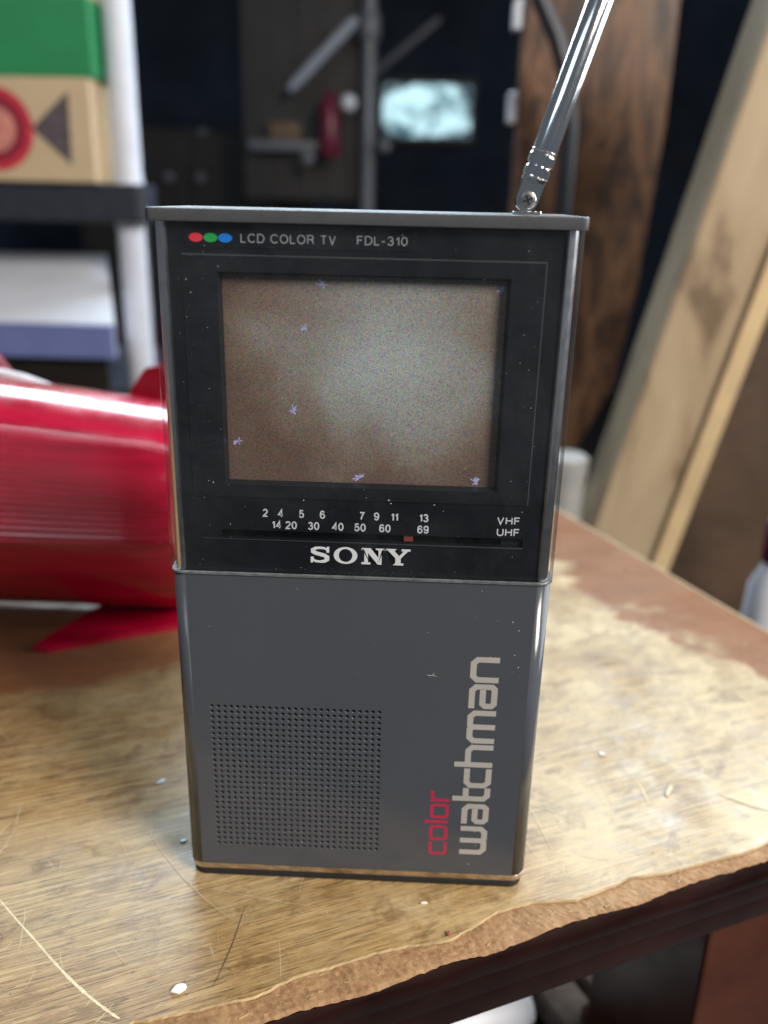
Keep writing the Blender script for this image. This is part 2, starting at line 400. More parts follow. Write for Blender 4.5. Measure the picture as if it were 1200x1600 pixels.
def arc(cx, cy, rx, ry, a0, a1, n=12):
    return [(cx + rx * math.cos(R(a0 + (a1 - a0) * k / n)), cy + ry * math.sin(R(a0 + (a1 - a0) * k / n))) for k in range(n + 1)]
# plain grotesque capitals and figures as stroke centre-lines: width, list of strokes (unit cap height, centre-line box)
GL = {
 '0': (.56, [arc(.28, .5, .28, .5, 90, 450, 28)]),
 '1': (.26, [[(.26, 0), (.26, 1)], [(.02, .74), (.12, .77), (.21, .85), (.25, 1.0)]]),
 '2': (.56, [arc(.28, .72, .26, .28, 170, -20, 12) + [(.46, .50), (.30, .34), (.10, .16), (.02, .0), (.56, .0)]]),
 '3': (.56, [arc(.27, .74, .23, .26, 165, -75, 12) + [(.24, .53)], [(.25, .53)] + arc(.28, .26, .27, .27, 78, -165, 14)]),
 '4': (.58, [[(.44, 0), (.44, 1), (.02, .30), (.60, .30)]]),
 '5': (.56, [[(.52, 1), (.12, 1), (.05, .50)] + arc(.27, .32, .28, .32, 128, -160, 14)]),
 '6': (.56, [[(.52, .80)] + arc(.29, .62, .27, .38, 40, 180, 9) + [(.01, .40)], arc(.285, .30, .27, .30, 0, 360, 24)]),
 '7': (.54, [[(.0, 1), (.54, 1), (.34, .62), (.22, .28), (.17, 0)]]),
 '9': (.56, [[(.04, .20)] + arc(.27, .38, .27, .38, 220, 360, 9) + [(.55, .60)], arc(.275, .70, .27, .30, 0, 360, 24)]),
 'C': (.70, [arc(.38, .5, .38, .5, 38, 322, 24)]),
 'D': (.64, [[(.30, 0), (0, 0), (0, 1), (.30, 1)] + arc(.30, .5, .36, .5, 80, -90, 14)]),
 'F': (.50, [[(0, 0), (0, 1), (.52, 1)], [(0, .53), (.46, .53)]]),
 'H': (.62, [[(0, 0), (0, 1)], [(.62, 0), (.62, 1)], [(0, .53), (.62, .53)]]),
 'L': (.46, [[(0, 1), (0, 0), (.48, 0)]]),
 'O': (.76, [arc(.38, .5, .38, .5, 90, 450, 30)]),
 'R': (.62, [[(0, 0), (0, 1), (.36, 1)] + arc(.36, .755, .22, .245, 80, -90, 10) + [(0, .51)], [(.36, .50), (.50, .42), (.54, .24), (.60, 0)]]),
 'T': (.60, [[(0, 1), (.60, 1)], [(.30, 1), (.30, 0)]]),
 'U': (.60, [[(0, 1), (0, .30)] + arc(.30, .30, .30, .30, 190, 350, 12) + [(.60, .30), (.60, 1)]]),
 'V': (.62, [[(0, 1), (.31, 0), (.62, 1)]]),
 '-': (.30, [[(0, .40), (.30, .40)]]),
 ' ': (.16, []),
}
def letters(name, body, x, z, width, height, y, mat, parent, weight=0.13, align='L'):
    """stroke lettering fitted to width x height on a plane facing -y; one mesh per word"""
    th = weight * height; hh = height - th; gap = 0.30; cur = 0; place = []
    for ch in body:
        place.append((ch, cur)); cur += GL[ch][0] + gap
    tot = cur - gap
    kx = (width - th) / tot if width else hh
    if align == 'C': x = x - (tot * kx + th) / 2
    bm_ = bmesh.new(); n_ = 0
    for ch, c0 in place:
        for st in GL[ch][1]:
            n_ += 1
            ribbon(bm_, [(x + th / 2 + (c0 + a_) * kx, z + th / 2 + b_ * hh) for a_, b_ in st], th, lambda u, v_, l: (u, y - l, v_), .0015 * n_)
    return link(name, bm_, mat, parent)

# ------------------------------------------------------------------ setting
bm = bmesh.new(); box(bm, -3000, 3000, -2500, 4300, -760, -750); struct(link('floor', bm, 'floor'))
bm = bmesh.new(); box(bm, -3000, 3000, 4250, 4300, -750, 2400); struct(link('wall', bm, 'dark_wall'))

# ------------------------------------------------------------------ the table
TA = R(24)
table = thing('wooden_table', 'worn oak-veneered table with chipped front edge and dark red-brown moulding', 'table', (0, 0, 0), TA)
ca, sa = math.cos(TA), math.sin(TA)
def TL(p): return (p[0] * ca + p[1] * sa, -p[0] * sa + p[1] * ca)
ven_w = [(-42.3, -40.5), (-33.9, -38.6), (-19.2, -33.5), (-11.2, -28.4), (-3.1, -25.1), (5.7, -20.7), (14.4, -18.0), (21.9, -16.7), (28.2, -11.7), (34, -7.3), (42, -3.6), (53, -2.3), (61.5, 2.1), (68.2, 6), (78.7, 8.2), (87.9, 12.3), (98.7, 16.5), (107.1, 20.6)]
out_w = [(-19.3, -40), (-9.1, -35.4), (2.6, -31.3), (13.3, -25.9), (21.7, -21.5), (30.4, -18.9), (42.5, -12.7), (52.1, -7.8), (61.8, -3.8), (69.8, -0.9), (83, 6.4), (93.9, 10.9), (105.2, 15.5)]
ven = [(-600, -27.5), (-120, -26), (-75, -24.5), (-62, -22.5)] + [TL(p) for p in ven_w] + [(125, -26), (150, -24.5), (175, -26.5), (196.5, -25)]
outl = [(-600, -29.2), (-100, -29), (-55, -28.8)] + [TL(p) for p in out_w] + [(120, -28.5), (150, -28.9), (180, -28.6), (197.8, -28.8)]
def resample(pl, step, jit, seed):
    rnd = random.Random(seed); out = []; w1 = w2 = 0.0
    for (x0, y0), (x1, y1) in zip(pl, pl[1:]):
        n = max(1, int((x1 - x0) / (step if x1 > -80 else step * 8)))
        for k in range(n):
            t = k / n; w1 = w1 * 0.8 + rnd.uniform(-1, 1) * jit; w2 = rnd.uniform(-1, 1) * jit * 0.5
            out.append((x0 + (x1 - x0) * t, y0 + (y1 - y0) * t + (w1 + w2 if x0 > -80 else 0)))
    out.append(pl[-1]); return out
def at(pl, x):
    for (x0, y0), (x1, y1) in zip(pl, pl[1:]):
        if x0 <= x <= x1: return y0 + (y1 - y0) * (x - x0) / (x1 - x0 + 1e-9)
    return pl[-1][1]
BACK = 430; RT = 197.8
V1 = resample(ven, 0.9, 0.16, 1); O1 = resample(outl, 0.9, 0.14, 2)
bm = bmesh.new()
top = [bm.verts.new((x, y, 0)) for x, y in V1] + [bm.verts.new((RT - 1.3, BACK, 0)), bm.verts.new((-600, BACK, 0))]
bm.faces.new(top)
lo = [bm.verts.new((x, y - 0.22, -0.55)) for x, y in V1]
for i in range(len(V1) - 1): bm.faces.new((top[i], lo[i], lo[i + 1], top[i + 1])).material_index = 1
link('veneer', bm, 'veneer', table, local=True, mats=['veneer', 'pale_edge'])
# fibreboard showing where veneer broke away: rough slope from veneer line to outer line
bm = bmesh.new(); rnd = random.Random(5); NS = 9; rows = []
for (x, yo) in O1:
    yv = at(V1, x) + 0.8
    row = []
    for k in range(NS + 1):
        t = k / NS; z = -0.55 - 0.75 * t ** 1.6 + (rnd.uniform(-0.16, 0.16) if 0 < k < NS else 0)
        if k == NS: z = -1.5 + rnd.uniform(-0.25, 0.1)
        row.append(bm.verts.new((x, yv + (yo - yv) * t, z)))
    rows.append(row)
for A, B in zip(rows, rows[1:]):
    for k in range(NS): bm.faces.new((A[k], A[k + 1], B[k + 1], B[k]))
link('fibreboard', bm, 'chip', table, local=True)
# splinters and loose chips left standing on the break
bm = bmesh.new(); rnd = random.Random(31)
for i in range(70):
    x = rnd.uniform(-60, 150); yv = at(V1, x); yo = at(O1, x); y = yv + (yo - yv) * rnd.uniform(0.02, 0.9) ** 1.5
    a_ = rnd.uniform(-.5, .5); l_ = rnd.uniform(.5, 2.4); w_ = rnd.uniform(.08, .28); hz = rnd.uniform(.0, .2)
    c4 = [(-l_ / 2, -w_ / 2), (l_ / 2, -w_ / 5), (l_ / 2, w_ / 5), (-l_ / 2, w_ / 2)]
    p4 = [(x + p[0] * math.cos(a_) - p[1] * math.sin(a_), y + p[0] * math.sin(a_) + p[1] * math.cos(a_)) for p in c4]
    prism(bm, p4, 'z', -1.35, -0.75 + hz)
o = link('splinters', bm, 'pale_edge', table, local=True); o['kind'] = 'stuff'
# dark edge mouldings under it
bm = bmesh.new(); rnd = random.Random(6); rows = []
for (x, yo) in resample(outl, 2.0, 0.0, 2):
    rows.append([bm.verts.new(p) for p in ((x, yo + 0.5, -1.75), (x, yo + 0.05, -1.85), (x, yo - 0.45, -2.6), (x, -29.9, -4.6), (x, -29.9, -7.2), (x, -29.5, -7.7), (x, -27.5, -7.7))])
for A, B in zip(rows, rows[1:]):
    for k in range(len(A) - 1): bm.faces.new((A[k], A[k + 1], B[k + 1], B[k]))
link('edge_moulding', bm, 'mahogany', table, local=True, smooth=40)
bm = bmesh.new(); box(bm, -600, RT, -28.6, -20, -14.6, -7.9, 0.6, 3); link('edge_moulding', bm, 'mahogany', table, local=True, smooth=50)
bm = bmesh.new(); box(bm, -600, RT - 2, -27.2, -16, -22.4, -14.8, 0.6, 3); link('apron', bm, 'mahogany', table, local=True, smooth=50)
bm = bmesh.new(); box(bm, -600, RT - 1.2, -19.5, BACK, -14, -0.9); link('core_board', bm, 'chip', table, local=True)
bm = bmesh.new(); box(bm, RT - 1.25, RT + 0.4, -27.5, BACK, -14, 0.25, 0.3, 2); link('edge_banding', bm, 'pale_edge', table, local=True)
for y0, y1 in ((-17, 30), (BACK - 60, BACK - 12)):
    bm = bmesh.new(); box(bm, 100.5, 190, y0, y1, -749.9, -14.4, 1.2, 2); link('leg', bm, 'leg', table, local=True)
for y0, y1 in ((-17, 30), (BACK - 60, BACK - 12)):
    bm = bmesh.new(); box(bm, -590, -500, y0, y1, -749.9, -14.4, 1.2, 2); link('leg', bm, 'leg', table, local=True)
bm = bmesh.new(); box(bm, -499, 99, 2, BACK - 20, -150, -136); link('lower_shelf', bm, 'mahogany', table, local=True)
# scratches: flat raised-fibre strokes lying on the veneer
up3 = lambda u, v_, l: (u, v_, 0.03 + l)
bm = bmesh.new()
big = [(-86, 37), (-83, 30), (-80.2, 23.5), (-76.6, 15.8), (-72.8, 8.0), (-69.2, 0.4), (-65.4, -6.9), (-61.4, -13.4), (-57.2, -19.2), (-52, -25)]
pts = []
for k in range(1, len(big) - 2):
    p0, p1, p2, p3 = [Vector(big[k + d_]) for d_ in (-1, 0, 1, 2)]
    for i in range(8):
        t = i / 8
        c = 0.5 * ((2 * p1) + (p2 - p0) * t + (2 * p0 - 5 * p1 + 4 * p2 - p3) * t * t + (3 * p1 - p0 - 3 * p2 + p3) * t ** 3)
        pts.append((c.x, c.y))
ribbon(bm, pts, [0.12 + 0.55 * min(1, 0.25 + i / len(pts)) * rnd.uniform(0.35, 1.25) for i in range(len(pts))], up3)
link('scratch', bm, 'chalk', table, local=True)
def curvy(bm, p0, ang, ln, w, bend, lift, rnd):
    pts = []; x, y = p0; n = 9
    for k in range(n):
        pts.append((x, y)); x += math.cos(ang) * ln / n; y += math.sin(ang) * ln / n; ang += bend / n + rnd.uniform(-.05, .05)
    ribbon(bm, pts, [w * (0.15 + 0.85 * math.sin(math.pi * (k + 0.4) / n)) for k in range(n)], up3, lift)
bm = bmesh.new(); rnd = random.Random(11)
for i in range(330):
    x = rnd.uniform(-120, 190); y = rnd.uniform(-22, 120)
    ang = rnd.choice([R(70), R(115), R(95), R(40), R(150)]) + rnd.uniform(-.35, .35)
    curvy(bm, (x, y), ang, rnd.uniform(2, 16) * rnd.choice([0.4, 1]), rnd.uniform(0.05, 0.15), rnd.uniform(-.3, .3), 0.0003 * i, rnd)
o = link('fine_scratches', bm, 'scratch', table, local=True); o['kind'] = 'stuff'
for p0, ang, ln, w, bend in (((-44.5, 36), R(-78), 46, 0.33, 0.45), ((-33, 10), R(-35), 26, 0.25, 0.1), ((46, -9), R(88), 34, 0.5, 0.25), ((51, -8), R(80), 26, 0.4, 0.1), ((86, -2), R(66), 12, 1.1, 0.1), ((66, -3), R(120), 22, 0.28, 0.3), ((76, 0), R(75), 20, 0.25, -0.3), ((98, -10), R(98), 16, 0.3, 0.2), ((-78, 52), R(-125), 20, 0.5, .15), ((-76, 50), R(-118), 22, 0.3, .1), ((58, 18), R(150), 26, .25, .3)):
    bm = bmesh.new(); curvy(bm, p0, ang, ln, w * 0.6, bend, 0.13, rnd); link('scratch', bm, 'scratch', table, local=True)
for p0, ang, ln, w, bend in (((-27, 2), R(-118), 26, 0.22, -0.1), ((108, -4), R(-65), 16, 0.35, 0.5)):
    bm = bmesh.new(); curvy(bm, p0, ang, ln, w, bend, 0.14, rnd); link('scratch', bm, 'dark_mark', table, local=True)

# ------------------------------------------------------------------ crumbs on the table
def flake(name, label, cat, u, w, ln, ang, mat, th=0.5, group=None, seed=0):
    rnd = random.Random(seed); pts = []
    for k in range(14):
        t = 2 * math.pi * k / 14; rr = rnd.uniform(0.85, 1.1)
        x, y = ln / 2 * math.cos(t) * rr, w / 2 * math.sin(t) * rr
        pts.append((x * math.cos(ang) - y * math.sin(ang), x * math.sin(ang) + y * math.cos(ang)))
    bm = bmesh.new()
    loft(bm, [[(x * .92, y * .92, 0.0) for x, y in pts], [(x, y, th * .5) for x, y in pts], [(x * .86, y * .86, th) for x, y in pts]])
    o = link(name, bm, mat, smooth=40); o.location = Vector((u[0], u[1], 0.16)) * S
    return tag(o, label, cat, group)
flake('plastic_flake', 'white oval flake lying near the front edge of the table', 'flake', (-35, -33), 2.2, 3.5, R(30), 'flake', 0.6, seed=3)
flake('paper_scrap', 'small pale blue scrap on table left of the television', 'scrap', (-57.8, 35.2), 1.2, 3.2, R(50), 'flake_b', 0.3, seed=4)
flake('paper_scrap', 'tiny pale blue scrap beside the television bottom left corner', 'scrap', (-45.4, 11.5), 0.9, 2.0, R(20), 'flake_b', 0.3, seed=5)
flake('wood_sliver', 'cream sliver lying on table right of the television', 'sliver', (86.5, 40.4), 1.3, 6.2, R(62), 'scratch', 0.5, seed=6)
flake('white_crumb', 'small white crumb on table right of television, farther back', 'crumb', (70.6, 56.7), 1.0, 2.2, R(-30), 'flake', 0.4, seed=7)
flake('red_crumb', 'tiny dark red crumb at chipped veneer edge', 'crumb', (22.0, -14.9), 0.8, 1.3, R(80), 'crumb', 0.5, seed=8)
flake('pink_crumb', 'tiny pinkish crumb on veneer below the television', 'crumb', (16.5, -6.0), 0.6, 1.8, R(10), 'flake', 0.3, seed=9)

# ------------------------------------------------------------------ the television
tv = thing('handheld_television', 'dark grey handheld television with small screen and raised antenna, standing on worn table', 'television', (0, 16, 0))
ZG, ZT = 81.0, 152.5
HW = 40.75
GX, GZ, GS = -33.33, 48.17, 1.463
gx0, gx1, gz0, gz1 = GX - GS * .5, GX + GS * 26.5, GZ - GS * 26.5, GZ + GS * .5
# lower shell: rounded sides and back, front face with an opening for the grille
bm = bmesh.new(); RC = 3.2; YB = 32.0; zb, zt = 4.2, ZG - 0.15
prof = []
for cx, cy, a0 in ((HW - RC, 0 + RC, 270), (HW - RC, YB - RC, 0), (-HW + RC, YB - RC, 90), (-HW + RC, RC, 180)):
    for k in range(17):
        t = R(a0 + 90 * k / 16); prof.append((cx + RC * math.cos(t), cy + RC * math.sin(t)))
A = [bm.verts.new((x, y, zb)) for x, y in prof]; B = [bm.verts.new((x, y, zt)) for x, y in prof]
for i in range(len(prof) - 1):
    f = bm.faces.new((A[i], A[i + 1], B[i + 1], B[i])); f.smooth = (i % 17) != 16
bm.faces.new(B); bm.faces.new(A[::-1])
plate(bm, (-HW + RC, HW - RC), (zb, zt), [(gx0, gx1, gz0, gz1)], 0.0, 2.2)
for f in bm.faces: pass
bmesh.ops.recalc_face_normals(bm, faces=bm.faces)
link('shell', bm, 'shell', tv)
# speaker grille: 27 x 27 real round holes
bm = bmesh.new(); hr = 0.40; NV = 10
for i in range(27):
    for j in range(27):
        cx, cz = GX + i * GS, GZ - j * GS; h = GS / 2
        ang = [2 * math.pi * k / 8 + math.pi / 8 * 0 for k in range(8)]
        outer = [(h, 0), (h, h), (0, h), (-h, h), (-h, 0), (-h, -h), (0, -h), (h, -h)]
        O_ = [bm.verts.new((cx + p[0], 0, cz + p[1])) for p in outer]
        r1 = [bm.verts.new((cx + hr * 1.22 * math.cos(t), 0, cz + hr * 1.22 * math.sin(t))) for t in ang]
        r2 = [bm.verts.new((cx + hr * math.cos(t), 0.22, cz + hr * math.sin(t))) for t in ang]
        r3 = [bm.verts.new((cx + hr * math.cos(t), 1.3, cz + hr * math.sin(t))) for t in ang]
        for k in range(8):
            n_ = (k + 1) % 8
            bm.faces.new((O_[k], O_[n_], r1[n_], r1[k]))
            f = bm.faces.new((r1[k], r1[n_], r2[n_], r2[k])); f.smooth = True
            f = bm.faces.new((r2[k], r2[n_], r3[n_], r3[k]))
        f = bm.faces.new(r3); f.material_index = 1
link('speaker_grille', bm, 'shell', tv, mats=['shell', 'slot'])
# base: glossy bevelled trim and foot plate
bm = bmesh.new()
secs = []
for ins, z in ((1.5, 1.95), (0.45, 2.15), (0.32, 2.4), (0.0, 4.0), (0.25, 4.2)):
    secs.append([(x, y, z) for x, y in rrect(-HW + ins, HW - ins, ins, YB - ins, RC - ins)])
loft(bm, secs); link('base_trim', bm, 'base', tv, smooth=50)
bm = bmesh.new(); rr_solid(bm, -40.25, 40.25, 0.5, YB - 1, 3.4, 0.0, 2.0, 0.4, 0.2); link('foot_plate', bm, 'rubber', tv, smooth=50)
# upper housing
bm = bmesh.new(); rr_solid(bm, -41.0, 41.0, 7.02, YB, 3.0, ZG - 0.1, ZT, 0, 0); link('upper_housing', bm, 'black', tv, smooth=30)
# black mask behind the window, with screen well and tuning slot
SX0, SX1, SZ0, SZ1 = -27.44, 26.96, 101.76, 142.67
mask_y = 1.15
bm = bmesh.new()
plate(bm, (-38.6, 38.6), (ZG + .1, ZT), [(SX0 - .9, SX1 + .9, SZ0 - .9, SZ1 + .9, .4), (-29.7, 33.9, 88.85, 90.75)], mask_y, 3.6)
mask = link('window_mask', bm, 'black', tv)
for x0, x1 in ((-40.0, -38.6), (38.6, 40.0)):
    bm = bmesh.new(); box(bm, x0, x1, 4.6, 7.0, ZG + .1, ZT); link('mask_side', bm, 'black', mask)
bm = bmesh.new(); box(bm, -29.7, 29.3, 3.3, 3.6, 88.9, 90.7); slot = link('tuning_slot', bm, 'slot', tv)
bm = bmesh.new(); box(bm, 29.35, 33.85, 2.0, 3.6, 88.9, 90.7, 0.1); link('slot_end', bm, 'black2', slot)
bm = bmesh.new(); box(bm, 8.95, 10.9, 1.5, 3.3, 89.2, 90.72, 0.08); link('tuning_pointer', bm, 'ptr', tv)
bm = bmesh.new()
prism(bm, [(-33.5, 88.74), (33.9, 88.74), (33.9, 88.48), (-33.5, 88.66)], 'y', mask_y - 0.22, mask_y + 0.05); link('slot_ledge', bm, 'ledge', slot)
# raised bezel plate round the screen
bm = bmesh.new()
bx0, bx1, bz0, bz1 = -35.1, 34.4, 98.0, 146.7
yb = mask_y - 0.30
plate(bm, (bx0 + .25, bx1 - .25), (bz0 + .25, bz1 - .25), [(SX0 - .85, SX1 + .85, SZ0 - .85, SZ1 + .85, .55)], yb, 2.6)
edge = [(bx0, bz0), (bx1, bz0), (bx1, bz1), (bx0, bz1)]; ed2 = [(bx0 + .25, bz0 + .25), (bx1 - .25, bz0 + .25), (bx1 - .25, bz1 - .25), (bx0 + .25, bz1 - .25)]
A = [bm.verts.new((p[0], mask_y - .02, p[1])) for p in edge]; B = [bm.verts.new((p[0], yb, p[1])) for p in ed2]
for k in range(4): bm.faces.new((A[k], A[(k + 1) % 4], B[(k + 1) % 4], B[k])).material_index = 1
link('screen_bezel', bm, 'black2', tv, mats=['black2', 'ledge'])
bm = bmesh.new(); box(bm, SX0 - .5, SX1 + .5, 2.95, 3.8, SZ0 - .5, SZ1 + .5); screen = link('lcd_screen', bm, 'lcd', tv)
bl = [(-8.39, 141.3, .95), (-11.94, 133.04, .75), (-14.44, 116.55, 1.05), (-25.79, 109.48, .9), (-0.73, 102.5, 1.1), (23.32, 102.4, 1.0), (26.2, 141.3, .8)]
for i, (x, z, r) in enumerate(bl):
    rnd = random.Random(40 + i); bm = bmesh.new()
    r *= 1.15
    for k in range(13):                     # burst of short strokes
        t = rnd.uniform(0, 6.28); l1 = r * rnd.uniform(.45, 1.1); d0 = rnd.uniform(0, .3) * r
        p = [(x + d0 * math.cos(t), z + d0 * math.sin(t)), (x + l1 * math.cos(t + .12), z + l1 * math.sin(t + .12))]
        p = [(min(max(a_, SX0 + .05), SX1 - .05), min(max(b_, SZ0 + .05), SZ1 - .05)) for a_, b_ in p]
        if (Vector(p[0]) - Vector(p[1])).length > .1: ribbon(bm, p, [.16 * r, .22 * r], lambda u, v_, l: (u, 2.93 - l, v_), 0.002 * k)
    link('blemish', bm, 'blem', screen)
# name strip and print behind the window
bm = bmesh.new(); box(bm, -34.2, 9.5, mask_y - .12, mask_y + .05, 147.85, 151.7, 0.05); link('name_strip', bm, 'black2', tv)
py = mask_y - 0.16
for x, mt in ((-32.05, 'dot_r'), (-29.25, 'dot_g'), (-26.47, 'dot_b')):
    bm = bmesh.new(); prism(bm, [(x + 1.32 * math.cos(2 * math.pi * k / 32), 149.64 + .82 * math.sin(2 * math.pi * k / 32)) for k in range(32)], 'y', py, py + .03)
    link('colour_dot', bm, mt, tv)
letters('lettering', 'LCD COLOR TV', -23.55, 148.85, 18.0, 1.68, py, 'grey_ink', tv, .125)
letters('lettering', 'FDL-310', -1.55, 148.95, 9.5, 1.66, py, 'grey_ink', tv, .125)
py = mask_y - 0.03
for t, x in (('2', -20.2), ('4', -17.0), ('5', -12.6), ('6', -8.2), ('7', .08), ('9', 3.14), ('11', 6.87), ('13', 13.0)):
    letters('dial_number', t, x, 93.85, None, 1.80, py, 'white_ink', tv, .165, 'C')
for t, x in (('14', -17.9), ('20', -14.8), ('30', -10.07), ('40', -4.97), ('50', -.29), ('60', 4.93), ('69', 12.93)):
    letters('dial_number', t, x, 91.27, None, 1.80, py, 'white_ink', tv, .165, 'C')
letters('lettering', 'VHF', 28.25, 93.87, 4.75, 1.68, py, 'white_ink', tv, .155)
letters('lettering', 'UHF', 28.35, 91.30, 4.7, 1.72, py, 'white_ink', tv, .155)
# maker's slab-serif logo
LZ0, LH = 83.85, 3.72
lg = lambda u, v_, l: (u, py - .01 - l, LZ0 + v_ * LH)
bm = bmesh.new()
Sx0, Sw = -10.85, 4.3
sp = [(.90, .70), (.84, .82), (.70, .905), (.48, .925), (.28, .90), (.155, .79), (.16, .675), (.30, .585), (.50, .53), (.70, .465), (.845, .36), (.845, .215), (.72, .105), (.52, .072), (.28, .09), (.16, .18), (.10, .31)]
sw = [.10, .13, .14, .145, .17, .25, .25, .23, .23, .23, .25, .25, .19, .145, .14, .13, .10]
ribbon(bm, [(Sx0 + Sw * a_, b_ * LH) for a_, b_ in sp], [w_ * LH for w_ in sw], lambda u, v_, l: (u, py - .01 - l, LZ0 + v_))
poly(bm, [(Sx0 + Sw * .81, .64), (Sx0 + Sw * .95, .64), (Sx0 + Sw * .95, 1.0), (Sx0 + Sw * .84, 1.0), (Sx0 + Sw * .81, .86)], lg, .006)
poly(bm, [(Sx0 + Sw * .03, .0), (Sx0 + Sw * .14, .0), (Sx0 + Sw * .18, .14), (Sx0 + Sw * .18, .36), (Sx0 + Sw * .03, .36)], lg, .006)
link('logo_letter', bm, 'logo_ink', tv)
bm = bmesh.new(); n = 48; oc, ow = -3.28, 5.05
A = [bm.verts.new(lg(oc + ow / 2 * math.cos(2 * math.pi * k / n), .5 + .52 * math.sin(2 * math.pi * k / n), 0)) for k in range(n)]
B = [bm.verts.new(lg(oc + (ow / 2 - 1.08) * math.cos(2 * math.pi * k / n), .5 + .40 * math.sin(2 * math.pi * k / n), 0)) for k in range(n)]
for k in range(n): bm.faces.new((A[k], A[(k + 1) % n], B[(k + 1) % n], B[k]))
link('logo_letter', bm, 'logo_ink', tv)
bm = bmesh.new(); nx, s = 0.10, 4.85
N = lambda l_: [(nx + s * a_, b_) for a_, b_ in l_]
poly(bm, N([(0, 0), (.40, 0), (.40, .13), (.29, .13), (.29, .70), (.72, 0), (.885, 0), (.885, .87), (1.0, .87), (1.0, 1), (.62, 1), (.62, .87), (.745, .87), (.745, .42), (.40, 1), (0, 1), (0, .87), (.125, .87), (.125, .13), (0, .13)]), lg)
link('logo_letter', bm, 'logo_ink', tv)
bm = bmesh.new(); nx, s = 5.22, 5.25
poly(bm, N([(.29, 0), (.73, 0), (.73, .13), (.62, .13), (.62, .43), (.90, .87), (1.0, .87), (1.0, 1), (.64, 1), (.64, .87), (.735, .87), (.55, .57), (.36, .87), (.455, .87), (.455, 1), (0, 1), (0, .87), (.105, .87), (.40, .43), (.40, .13), (.29, .13)]), lg)
link('logo_letter', bm, 'logo_ink', tv)
# clear window sheet wrapping round the sides
def ushape(off, n=16, yend=7.0):
    r = 3.3 - off; o_ = []
    x1 = 41.1 - off; y0 = -0.30 + off
    o_.append((-x1, yend))
    for k in range(n + 1): t = R(180 + 90 * k / n); o_.append((-x1 + r + r * math.cos(t), y0 + r + r * math.sin(t)))
    for k in range(n + 1): t = R(270 + 90 * k / n); o_.append((x1 - r + r * math.cos(t), y0 + r + r * math.sin(t)))
    o_.append((x1, yend)); return o_
bm = bmesh.new(); U = ushape(0)
A = [bm.verts.new((x, y, ZG)) for x, y in U]; B = [bm.verts.new((x, y, ZT)) for x, y in U]
for i in range(len(U) - 1):
    f = bm.faces.new((A[i], A[i + 1], B[i + 1], B[i])); f.smooth = i != 17
win = link('display_window', bm, 'acrylic', tv, recalc=False)
bm = bmesh.new(); U0, U1 = ushape(0.0), ushape(1.0)
loft(bm, [[(x, y, z) for x, y in (U0 + U1[::-1])] for z in (ZG - .10, ZG + .22)]); link('window_lip', bm, 'lip', win, smooth=35)
for s_ in (-1, 1):
    bm = bmesh.new(); secs = []
    pr = []
    for k in range(13):
        t = R(205 + 95 * k / 12); pr.append((37.9 + 2.1 * math.cos(R(-90 + 84 * k / 12)), 2.6 + 2.1 * math.sin(R(-90 + 84 * k / 12))))
    pr += [(38.2, 4.4), (37.6, 1.0)]
    for z in (ZG + .5, ZT): secs.append([(s_ * x, y, z) for x, y in pr])
    loft(bm, secs); link('edge_strip', bm, 'strip', tv, smooth=40)
# top cap
bm = bmesh.new(); rr_solid(bm, -41.25, 41.25, -0.7, YB + .3, 1.3, ZT, 154.9, 0.2, 0.3); link('top_cap', bm, 'cap', tv, smooth=50)
# vertical print on the lower front, read from bottom to top
tx = lambda X0, H, z0: (lambda u, v_, l: (X0 - v_ * H, -0.02 - l, z0 + u))
def glyph(name, strokes, z0, base, xh, mat, th):
    bm = bmesh.new()
    for i, (pts, w_) in enumerate(strokes):
        ribbon(bm, [(a_, b_ * xh) for a_, b_ in pts], w_ or th, lambda u, v_, l: (base - v_, -0.02 - l, z0 + u), .004 * i)
    link(name, bm, mat, tv)
XH, T = 6.35, 1.36; h = T / 2 / XH; c_ = .14
def xh(n): return n / XH
def bxw(w): return w
base = 30.9
def W_(w):
    m_ = w / 2; H = T / 2
    return [([(H, 1), (H, h + c_), (H + c_ * XH, h), (m_ - .55, h), (m_, h + .09), (m_, 1)], None), ([(m_, h + .09), (m_ + .55, h), (w - H - c_ * XH, h), (w - H, h + c_), (w - H, 1)], None)]
def M_(w):
    m_ = w / 2; H = T / 2
    return [([(H, 0), (H, 1 - h - c_), (H + c_ * XH, 1 - h), (m_ - .55, 1 - h), (m_, 1 - h - .09), (m_, 0)], None), ([(m_, 1 - h - .09), (m_ + .55, 1 - h), (w - H - c_ * XH, 1 - h), (w - H, 1 - h - c_), (w - H, 0)], None)]
def N_(w): H = T / 2; return [([(H, 0), (H, 1 - h - c_), (H + c_ * XH, 1 - h), (w - H - c_ * XH, 1 - h), (w - H, 1 - h - c_), (w - H, 0)], None)]
def A_(w):
    H = T / 2; k = .09
    return [([(.05, 1 - h), (w - H - c_ * XH, 1 - h), (w - H, 1 - h - c_), (w - H, h + k), (w - H - k * XH, h), (H + k * XH, h), (H, h + k), (H, .62 - h - k), (H + k * XH, .62 - h), (w - T + .05, .62 - h)], None)]
def T_(w): H = T / 2; return [([(H, 1.37), (H, h + c_), (H + c_ * XH, h), (w, h)], None), ([(H, 1 - h), (w - .1, 1 - h)], None)]
def C_(w): H = T / 2; return [([(w, 1 - h), (H + c_ * XH, 1 - h), (H, 1 - h - c_), (H, h + c_), (H + c_ * XH, h), (w, h)], None)]
def H_(w): H = T / 2; return [([(H, 1.37), (H, 0)], None), ([(H, 1 - h), (w - H - c_ * XH, 1 - h), (w - H, 1 - h - c_), (w - H, 0)], None)]
